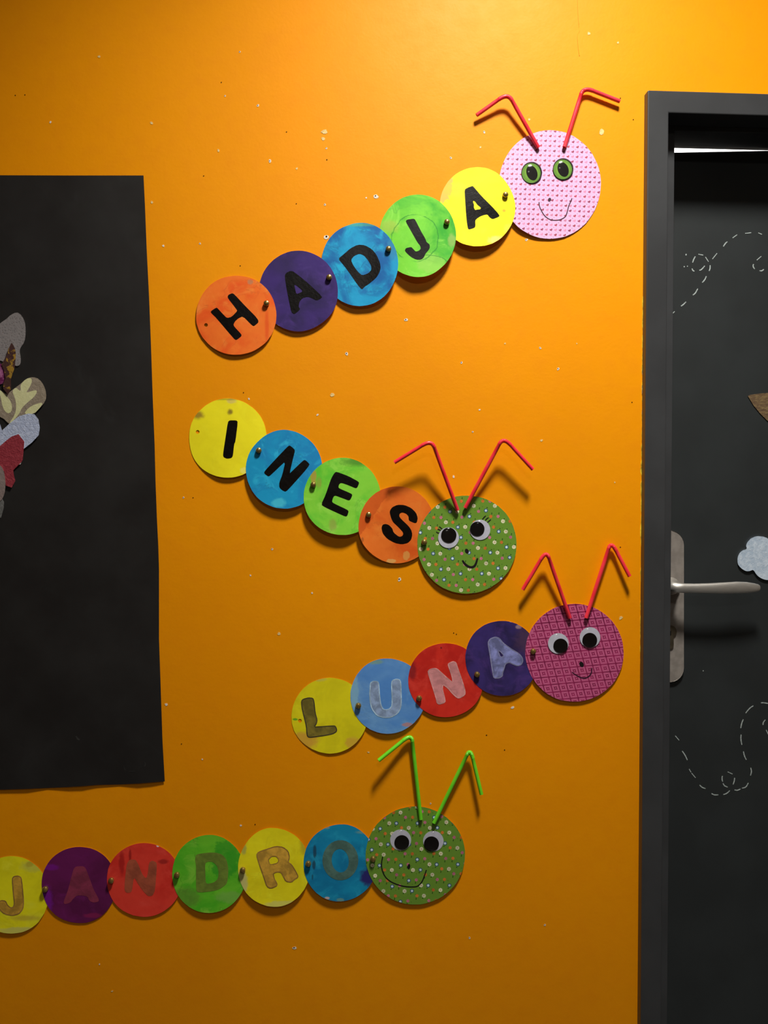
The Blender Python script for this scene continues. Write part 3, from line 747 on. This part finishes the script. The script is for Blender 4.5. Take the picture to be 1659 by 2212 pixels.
c1.seg((777,571), 83, 90, 3, paper_mat('blue_wash', BLU, BLUD, BLUL, 1.4, 7, [(.72,.35,.12,.25,(50,140,180),.4,.6),(-.1,.86,.5,.04,(90,180,120),.6,.5)], edge=.7), 'bright blue painted disc with black letter D', L['D1'], M_BLACKPAINT, seed=3)
c1.seg((645,628.5), 84.5, 87.5, 4, paper_mat('violet_wash', (56, 32, 108), (38, 22, 78), (70, 44, 124), 1.3, 9, [(-.35,.55,.3,.2,(40,24,76),.5,.6),(-.5,-.78,.08,.05,(190,180,230),.3,.8)], edge=.2), 'violet painted disc with black letter A', L['A1'], M_BLACKPAINT, seed=2)
c1.seg((510.5,681), 86.5, 86, 5, paper_mat('orange_wash', (246,118,30), (238,88,14), (248,142,54), 1.4, 12, [(.30,.72,.06,.05,(190,130,90),.4,.8),(.66,-.25,.04,.35,(232,76,10),.6,.7)], edge=.5), 'orange painted disc with black letter H and a punched hole', L['H1'], M_BLACKPAINT, hole=(445,702), seed=1)
for (x, y), k in zip(((576,655),(711,599),(839,538),(965,480),(1091,421)), (5,4,3,2,1)): c1.brad(x, y, k)

def clip_in(loop, poly):
    """keep the part of LOOP inside the convex POLY"""
    n = len(poly); a = sum(poly[i][0]*poly[(i+1) % n][1]-poly[(i+1) % n][0]*poly[i][1] for i in range(n)); sg = 1 if a > 0 else -1
    out = loop
    for i in range(n):
        A, B = poly[i], poly[(i+1) % n]
        f = lambda p: sg*((B[0]-A[0])*(p[1]-A[1])-(B[1]-A[1])*(p[0]-A[0]))
        if all(f(p) >= 0 for p in out): continue
        nw = []
        for j in range(len(out)):
            p, q = out[j], out[(j+1) % len(out)]; fp, fq = f(p), f(q)
            if fp >= 0: nw.append(p)
            if (fp >= 0) != (fq >= 0):
                t = fp/(fp-fq); nw.append((p[0]+(q[0]-p[0])*t, p[1]+(q[1]-p[1])*t))
        out = nw
        if len(out) < 3: return None
    return out
def print_mesh(name, items, mats, depth, head, bound):
    """flat printed motifs: items = (polygon, material index, height step)"""
    V, F, fm = [], [], []
    cx = sum(p[0] for p in bound)/len(bound); cy = sum(p[1] for p in bound)/len(bound)
    rmax = min(math.hypot(p[0]-cx, p[1]-cy) for p in bound)-9
    bnd = bound[::2]
    for poly, mi, h in items:
        if all(math.hypot(p[0]-cx, p[1]-cy) < rmax for p in poly): q = poly
        else:
            if all(not inside(p[0], p[1], bound) for p in poly): continue
            q = clip_in(poly, bnd)
        if not q: continue
        b = len(V)
        n_ = len(q); a = sum(q[i][0]*q[(i+1) % n_][1]-q[(i+1) % n_][0]*q[i][1] for i in range(n_))
        if a < 0: q = q[::-1]
        mx, my = sum(p[0] for p in q)/n_, sum(p[1] for p in q)/n_
        V.append(P(mx, my, -depth(mx, my)-h))
        for x, y in q: V.append(P(x, y, -depth(x, y)-h))
        for i in range(n_):
            F.append((b, b+1+(i+1) % n_, b+1+i)); fm.append(mi)
    return mk(name, V, F, mats, head, fm=fm, kind='stuff')

def heart(cx, cy, s):
    pts = []
    for i in range(14):
        t = 2*PI*i/14
        x = 16*math.sin(t)**3; y = 13*math.cos(t)-5*math.cos(2*t)-2*math.cos(3*t)-math.cos(4*t)
        u, v = x*s/16, -y*s/16*.9; pts.append((cx+u*.91+v*.42, cy-u*.42+v*.91))
    return pts
items = []
ax, ay = 9.92, .41; bx_, by_ = -.45, 10.63
for i in range(-24, 26):
    for j in range(-30, 30):
        x = 930+1432/8.295+ax*(i+5)+bx_*j-0; y = 340+137/8.295+ay*(i)+by_*(j+10)
        dk = (i+5+j+10) % 2 == 0
        items.append((heart(x, y, 3.35), 0 if dk and (j % 2 == 0) else (2 if dk else 1), .00006))
        if dk: items.append((ellipse(x-ax*.5, y+by_*.5, .75, .75, 6), 3, .00006))
print_mesh('heart_print', items, [flat('print_dark_rose', (176, 66, 88)), flat('print_light_rose', (222, 138, 176)), flat('print_plum_rose', (160, 60, 96)), flat('print_purple_dot', (130, 84, 130))], c1.lay(0), hd1, hd1_loop)
def on_head(cat, pts, wd, mat, head, name, f, ox, oy, add=.14, taper=.55, n=8):
    sheet(name, [stroke_loop(zpts(pts, ox, oy, f), wd, n, taper)], cat.lay(cat.hk, add), mat, .00013, head, step=0, sm=None)
c1.hk = 0
on_head(c1, [(705,1300),(708,1340),(728,1388),(760,1440),(810,1480),(870,1493),(930,1485),(980,1455),(1003,1400),(1015,1350),(1040,1290),(1052,1260)], 2.2, M_INKP, hd1, 'smile', 4.879, 1020, 170, taper=.9)
sheet('nose', [ellipse(1020+815/4.879, 170+1276/4.879, 3.4, 4.6, 12, .4)], c1.lay(0, .16), M_INKP, .00013, hd1, step=0, sm=None)
# cat eyes
def iris_mat():
    m = Mat('green_iris', .3, .5); uv = m.coord('UV'); x, y, _ = m.xyz(uv)
    d = (x*x+y*y).sqrt()
    c = m.mix(d.step(.08, .2), (128, 172, 58), (82, 128, 46)); n = m.noise(uv, 20, 3)
    m.color(m.mix(n*.3, c, (140, 176, 70))); return m.m
M_IRIS = iris_mat()
def cateye(cat, c, rx, ry, pc, prx, pry, rot):
    bd = cat.f(*c)+.0020
    e = sheet('eye', [ellipse(c[0], c[1], rx, ry, 40)], lambda x, y: bd, M_PUPIL, .0015, cat.t, step=0, sm=30, label='domed green cat eye with a slanted black pupil')
    sheet('iris', [ellipse(c[0]-.9, c[1]+.9, rx-2.2, ry-2.2, 36)], lambda x, y: bd+.0003, M_IRIS, .0003, e, step=6, uvc=c, sm=30)
    sheet('pupil', [ellipse(pc[0], pc[1], prx, pry, 28, rot)], lambda x, y: bd+.0005, M_PUPIL, .0002, e, step=0, sm=30)
    dome(e, c[0], c[1], rx, bd, .0080)
cateye(c1, (1148.5, 373), 22.5, 23.6, (1149, 373.5), 11.6, 16.6, -.36)
cateye(c1, (1216.5, 365), 22.3, 23.4, (1216.5, 366), 11.6, 16.4, -.36)
straw(c1.t, [(1163,319,7.5), (1097,201,22), (1029.5,249,12)], M_RED, .5)
straw(c1.t, [(1219,318,8), (1260,188,11), (1339,219,11)], M_RED, .5)

# --- second (green floral head, wide eyes with lashes)
c2 = Cat('caterpillar of painted discs sloping down to green flowered head with eyelashes and red straws', (760, 1070),
         [(409,940,1,0),(492,946,4,3),(614,1014,6.5,5.5),(739,1072,8,6.5),(857,1134,2.5,1.5),(1008,1176,2.2,2.5),(1116,1176,1.5,2)])
c2.seg((492,946.5), 84.5, 85.5, 0, paper_mat('yellow_wash_stained', (250,236,20), (240,222,16), (252,244,40), 1.3, 15, [(.05,.57,.055,.06,(120,92,30),.5,.85),(-.64,.5,.11,.08,(140,96,40),.6,.8),(.08,.8,.1,.05,(214,190,110),.4,.7),(.35,-.7,.09,.07,(250,240,110),.3,.8),(-.1,.84,.4,.02,(150,130,30),.8,.6)], amount=.5, edge=.1), 'yellow painted disc with brown stains, black letter I and a punched hole', L['I2'], M_BLACKPAINT, hole=(427,933), seed=11)
c2.seg((614,1014), 83, 84.5, 1, paper_mat('blue_wash_two', BLU, (10,130,190), (44,186,226), 1.7, 17, [(-.12,-.72,.14,.10,(70,196,222),.3,.8)], edge=.8), 'bright blue painted disc with black letter N', L['N2'], M_BLACKPAINT, seed=12)
c2.seg((739,1072.5), 83, 83.5, 2, paper_mat('green_wash_two', (134,214,56), (92,198,44), (156,226,78), 1.4, 20, [(-.62,.42,.07,.16,(176,146,60),.25,.85),(-.5,.3,.06,.12,(150,150,56),.4,.6),(.3,.75,.3,.08,(66,132,34),.6,.8),(-.2,-.62,.08,.12,(150,160,70),.4,.7)], edge=.5), 'green painted disc with brown smudges and black letter E', L['E2'], M_BLACKPAINT, seed=13)
c2.seg((857,1134), 82, 83.5, 3, paper_mat('orange_wash_two', (236,116,30), (220,88,10), (238,134,46), 1.2, 23, [(.21,-.66,.07,.10,(222,150,70),.15,.9),(-.12,-.78,.1,.045,(230,170,90),.15,.9),(-.74,-.32,.03,.05,(150,80,30),.4,.7)], wedge=(-.83,.56,.52,(206,84,12),.75), edge=.4), 'orange painted disc with a darker diagonal band and black letter S', L['S2'], M_BLACKPAINT, seed=14)
GRNP = paper_mat('green_print_paper', (110,152,52), (106,148,50), (114,156,56), 1, 3, amount=.4, edge=0, rough=.42)
FL_A, FL_B = (602/4.879, -11/4.879), (-89/4.879, 222/4.879)
MOT = [('d',0,0),('d',30,109),('d',204,49),('d',427,49),('b',126,51),('b',159,160),('b',333,98),('b',557,97),
       ('p',80,168),('p',256,107),('p',461,160),('p',376,-1),('o',73,0),('o',300,-2),('o',503,51),('o',385,161)]
M_FL = [flat('print_cream', (236,232,196)), flat('print_khaki', (196,180,124)), flat('print_navy', (44,82,128)), flat('print_ice', (210,232,250)), flat('print_rose', (204,118,140)), flat('print_orange', (214,122,48)), flat('print_leaf', (44,84,18)), flat('print_leaf_light', (74,116,28))]
def flowers(anchor, sg):
    it = []
    for i in range(-4, 5):
        for j in range(-8, 9):
            for kind, mx, my in MOT:
                x = anchor[0]+sg*(i*FL_A[0]+j*FL_B[0]+mx/4.879); y = anchor[1]+sg*(i*FL_A[1]+j*FL_B[1]+my/4.879)
                lf = lambda dx, dy, rx, ry, rot=0, m_=6: it.append((ellipse(x+sg*dx, y+sg*dy, rx, ry, 6, rot), m_, .00005))
                if kind == 'd':
                    lf(2.5, -5.2, 1.6, 1.3)
                    st_ = [(x+(5.1 if k % 2 == 0 else 3.4)*math.cos(PI*k/8), y+(5.1 if k % 2 == 0 else 3.4)*math.sin(PI*k/8)) for k in range(16)]
                    it.append((st_, 0, .00008)); it.append((ellipse(x, y, 1.6, 1.6, 8), 1, .00011))
                elif kind == 'b':
                    lf(2.5, -6.2, 1.7, 1.2)
                    it.append((ellipse(x, y, 4.3, 4.3, 12), 2, .00007)); it.append((ellipse(x, y, 2.7, 2.7, 10), 3, .0001))
                else:
                    lf(1.6, -4.6, .6, 1.8, .3*sg); lf(2.0, -7.0, 1.3, 1.6); 
                    it.append((ellipse(x, y, 3.5, 3.6, 10), 4 if kind == 'p' else 5, .00008))
                lf(-7.5, -2.5 if kind in 'po' else -8, .95, .95, 0, 7); 
    return it
HC2 = (1008.5, 1176)
l2 = cutdisc(HC2[0], HC2[1], 107.5, 106, 41, .006)
hd2 = sheet('head', [l2], c2.lay(4), [GRNP, M_CARD], .00035, c2.t, step=12, uvc=HC2, label='green head disc printed with tiny flowers')
print_mesh('flower_print', flowers((926.7, 1219.2), 1), M_FL, c2.lay(4), hd2, l2)
for (x, y), k in zip(((559,972),(677,1046),(796,1111),(916,1170)), (1,2,3,4)): c2.brad(x, y, k)
c2.hk = 4
on_head(c2, [(775,1368),(800,1405),(840,1435),(880,1440),(912,1415),(935,1345)], 5.4, M_INK, hd2, 'smile', 4.879, 840, 930, .16)
sheet('nose', [ellipse(840+822/4.879, 930+1272/4.879, 4.1, 5.6, 14, -.4)], c2.lay(4, .17), M_INK, .00013, hd2, step=0, sm=None)
for s in ([(500,1066),(515,1080),(545,1078)], [(513,1040),(535,1048),(557,1060)], [(530,1013),(545,1025),(567,1044)], [(990,937),(1002,918),(1023,898)], [(1016,950),(1030,932),(1052,918)], [(1036,972),(1050,960),(1076,938)]):
    on_head(c2, s, 2.7, M_INK, hd2, 'eyelash', 4.879, 840, 930, .16)
googly(c2, (969,1161.5), 22.5, (969.5,1156), 16.5, 'round googly eye looking up')
googly(c2, (1037,1144.5), 22, (1031,1142.5), 15.6, 'round googly eye looking sideways')
straw(c2.t, [(988.5,1102,9), (932,950,42), (852,999,36)], M_RED, .5)
straw(c2.t, [(1005,1097,9), (1087,944,35), (1151,1014,32)], M_RED, .5)

# --- third (magenta head)
c3 = Cat('caterpillar of painted discs rising to a magenta square patterned head with red straws', (980, 1450),
         [(632,1546,.8,0),(712,1546,2,1.2),(838,1503,3.6,3),(963,1470,2.4,1.5),(1085,1422,3,3.5),(1241,1410,1.2,1),(1347,1410,1,.6)])
def rimmed(nm, c, v=.12): return paint_mat(nm, c, .6, v)
c3.seg((712,1546), 82, 82, 0, paper_mat('olive_yellow_wash', (240,226,16), (216,202,12), (248,238,28), 1.1, 31, [(-.62,-.55,.36,.18,(224,160,60),.3,.8),(.5,-.58,.16,.12,(224,168,60),.3,.7),(-.74,-.08,.06,.025,(90,180,30),.3,.9),(-.2,.78,.12,.04,(210,196,90),.4,.6)], amount=.7, edge=.15), 'yellow painted disc with orange smudges, grey brown letter L and a punched hole', L['L3'], rimmed('grey_brown_paint', (124,110,34)), hole=(648,1557), seed=21, under=rimmed('dark_grey_paint_rim', (70,62,34)))
c3.seg((838,1503.5), 81, 81.5, 1, paper_mat('sky_blue_wash', (112,166,222), (84,142,214), (128,176,222), 1.0, 33, [(-.72,.1,.08,.4,(140,190,214),.25,.7),(-.3,.74,.2,.05,(130,170,140),.4,.7),(.42,-.62,.12,.04,(200,130,100),.3,.7)], edge=.3), 'sky blue painted disc with pale letter U', L['U3'], rimmed('pale_blue_paint', (142,164,200)), seed=22, under=rimmed('ice_blue_paint_rim', (168,198,222)))
c3.seg((963,1469.5), 81, 80.5, 2, paper_mat('red_wash', RED_, REDD, REDL, 1.2, 35, [(-.72,.2,.08,.18,(120,20,30),.4,.7),(-.1,.7,.02,.02,(110,20,20),.3,.8)], edge=.1), 'red painted disc with pink letter N', L['N3'], rimmed('dusty_pink_paint', (212,138,140), .07), seed=23, under=rimmed('light_pink_paint_rim', (220,152,150)))
c3.seg((1085,1422), 80, 81, 3, paper_mat('navy_wash', (58,42,112), (36,26,72), (76,50,124), 1.3, 37, [(.35,.68,.07,.045,(170,140,150),.3,.8),(.55,.4,.25,.3,(84,56,84),.5,.6),(.2,.8,.05,.02,(230,230,230),.2,.9)], edge=.2), 'navy painted disc with lavender letter A', L['A3'], rimmed('lavender_paint', (120,124,178), .2), seed=24, under=rimmed('grey_lavender_paint_rim', (124,124,160)))
HC3 = (1241, 1410)
l3 = cutdisc(HC3[0], HC3[1], 106, 106, 43, .004)
M_MAG = paper_mat('magenta_print_paper', (202,96,140), (196,92,134), (208,102,146), 1, 5, amount=.4, edge=0)
hd3 = sheet('head', [l3], c3.lay(4), [M_MAG, M_CARD], .00035, c3.t, step=12, uvc=HC3, label='magenta head disc printed with nested squares')
items = []
A_, B_ = (16.6, -1.45), (4.58, 16.4)
def sq(u0, v0, u1, v1): return [(1186.5+A_[0]*u+B_[0]*v, 1437.1+A_[1]*u+B_[1]*v) for u, v in ((u0,v0),(u1,v0),(u1,v1),(u0,v1))]
for i in range(-9, 11):
    for j in range(-9, 8):
        # grid lines with little teeth
        items.append((sq(i+.44, j-.5, i+.56, j+.5), 0, .00005)); items.append((sq(i-.5, j+.44, i+.5, j+.56), 0, .00005))
        for k in range(5):
            o_ = -.4+.2*k
            items.append((sq(i+.39, j+o_, i+.61, j+o_+.08), 0, .00005)); items.append((sq(i+o_, j+.39, i+o_+.08, j+.61), 0, .00005))
        # inner square ring
        r1, r2 = .2, .08
        for q_ in ((-r1,-r1,r1,-r2), (-r1,r2,r1,r1), (-r1,-r2,-r2,r2), (r2,-r2,r1,r2)):
            items.append((sq(i+q_[0], j+q_[1], i+q_[2], j+q_[3]), 0, .00005))
        for sx in (-1, 1):
            for sy in (-1, 1):
                a_, b_ = sx*.2, sy*.2
                items.append((sq(i+min(a_, a_+sx*.06), j+min(b_, b_+sy*.06), i+max(a_, a_+sx*.06), j+max(b_, b_+sy*.06)), 0, .00005))
print_mesh('square_print', items, [flat('print_plum', (150,36,86))], c3.lay(4), hd3, l3)
for (x, y), k in zip(((774,1522),(905,1506),(1030,1455),(1151,1405)), (1,2,3,4)): c3.brad(x, y, k)
c3.hk = 4
on_head(c3, [(770,1732),(830,1775),(900,1808),(960,1808),(1005,1780),(1030,1735),(1035,1675)], 3.2, M_INKP, hd3, 'smile', 6.144, 1110, 1170, .14)
sheet('nose', [ellipse(1110+899/6.144, 1170+1630/6.144, 4.6, 6.3, 14, -.4)], c3.lay(4, .16), M_INK, .00013, hd3, step=0, sm=None)
googly(c3, (1206,1390), 22.3, (1211,1395), 15.6, 'round googly eye nearer the navy disc')
googly(c3, (1274.5,1377), 22.3, (1274,1383), 16, 'round googly eye nearer the door frame')
straw(c3.t, [(1231,1335,8), (1180,1189,25), (1129,1274,19)], M_RED, .5)
straw(c3.t, [(1266,1335,8), (1320,1169,10), (1360,1245,18)], M_RED, .5)

# --- fourth (green straws)
c4_ = Cat('lowest caterpillar of painted discs with green flowered head, wide smile and green straws', (500, 1890),
         [(24,1933,2.6,1.8),(171,1911,1.2,.6),(311,1901,1.2,.8),(452,1888,2.6,2.4),(592,1874,3.4,3.5),(735,1864,2.4,2.4),(897,1848,.9,.3)])
TAN = rimmed('tan_brown_paint', (206,158,52))
c4_.seg((24,1933), 82, 84, 0, paper_mat('yellow_wash_four', (254,244,22), (236,226,16), (254,248,50), 1.2, 41, [(.5,.62,.28,.12,(206,206,90),.4,.6),(.25,-.78,.5,.08,(220,214,110),.25,.8),(.3,-.5,.3,.06,(196,166,60),.6,.6),(.4,.66,.08,.06,(200,180,50),.4,.7)], edge=.2), 'yellow painted disc with tan letter J', L['J4'], TAN, seed=31, under=rimmed('brown_paint_rim', (160,120,56)))
c4_.seg((171,1911.5), 81, 83, 1, paper_mat('purple_wash', (112,24,92), (94,18,72), (126,28,112), 1.0, 43, [(-.62,.38,.16,.06,(130,20,150),.4,.8),(-.7,-.35,.12,.3,(130,24,160),.4,.8),(.3,-.66,.2,.05,(150,30,90),.4,.7)], edge=.1), 'purple painted disc with maroon letter A', L['A4'], paint_mat('maroon_paint', (138,46,76), .6, .08), seed=32)
c4_.seg((311,1901), 81, 79.5, 2, paper_mat('red_wash_two', (242,66,50), (226,46,34), (246,78,64), 1.1, 45, [(-.48,.36,.06,.24,(170,22,22),.4,.7),(-.3,.52,.03,.14,(150,20,20),.3,.7),(.42,.4,.1,.05,(150,26,26),.4,.7),(.3,.74,.03,.03,(250,240,240),.2,.9)], edge=.1), 'red painted disc with brown letter N', L['N4'], paint_mat('brown_red_paint', (172,80,52), .6, .08), seed=33)
c4_.seg((451.5,1888), 80, 84, 3, paper_mat('green_wash_four', (116,206,44), (80,190,32), (146,216,66), 1.3, 47, [(.35,.3,.3,.42,(44,160,34),.15,.7),(-.5,-.5,.3,.2,(100,140,50),.3,.6),(.45,-.5,.3,.12,(130,190,80),.3,.7)], edge=.8), 'green painted disc with olive letter D', L['D4'], paint_mat('olive_paint', (112,136,44), .6, .08), seed=34)
c4_.seg((592,1874), 78, 85, 4, paper_mat('yellow_wash_five', (254,240,22), (238,222,16), (254,248,40), 1.2, 49, [(-.7,-.35,.12,.3,(214,206,130),.25,.9),(.2,-.8,.4,.08,(226,220,110),.25,.8),(.66,.5,.1,.2,(180,150,40),.5,.6),(-.66,.42,.06,.12,(170,170,90),.4,.7)], edge=.3), 'yellow painted disc with tan letter R', L['R4'], TAN, seed=35, under=rimmed('brown_paint_rim2', (160,120,50)))
c4_.seg((735,1864), 80, 83, 5, paper_mat('blue_wash_four', (14,148,194), (8,122,172), (34,168,208), 1.2, 51, [(.62,-.3,.18,.2,(44,26,110),.3,.95),(-.55,.25,.035,.14,(30,60,80),.3,.8),(-.57,-.04,.035,.1,(30,60,80),.3,.8),(-.6,-.3,.02,.06,(30,70,90),.3,.7),(0,-.8,.08,.04,(110,160,150),.3,.8),(-.28,-.76,.05,.03,(220,190,180),.3,.8),(-.3,.76,.06,.02,(150,170,160),.3,.8),(.5,.66,.14,.03,(120,170,160),.5,.7)], edge=.3), 'blue painted disc with a violet patch and olive grey letter O', L['O4'], paint_mat('olive_grey_paint', (80,116,106), .6, .1), seed=36)
HC4 = (897, 1848)
l4 = cutdisc(HC4[0], HC4[1], 107.5, 106, 45, .006)
hd4 = sheet('head', [l4], c4_.lay(6), [GRNP, M_CARD], .00035, c4_.t, step=12, uvc=HC4, label='green head disc printed with tiny flowers')
print_mesh('flower_print', flowers((828.8, 1846.2), -1), M_FL, c4_.lay(6), hd4, l4)
for (x, y), k in zip(((99,1918),(241,1899),(383,1887),(525,1877),(666,1863),(806,1853)), (1,2,3,4,5,6)): c4_.brad(x, y, k)
c4_.hk = 6
on_head(c4_, [(258,1500),(245,1570),(250,1650),(285,1730),(340,1785),(420,1825),(520,1852),(620,1858),(680,1845),(730,1790),(765,1700),(780,1655)], 2.6, M_INK, hd4, 'smile', 5.53, 780, 1580, .16, .9)
sheet('nose', [ellipse(780+571/5.53, 1580+1615/5.53, 3.0, 6.1, 14, .1)], c4_.lay(6, .17), M_INK, .00013, hd4, step=0, sm=None)
googly(c4_, (865.5,1814.5), 22.7, (868,1820), 16, 'round googly eye nearer the blue disc')
googly(c4_, (936,1817), 22.2, (932,1823), 16.3, 'round googly eye on the far side of the face')
straw(c4_.t, [(909,1770,7), (889,1585,9), (817.5,1643,28)], M_GRN, .5)
straw(c4_.t, [(937.5,1778,8), (1016,1616,14), (1040,1716,19)], M_GRN, .5)
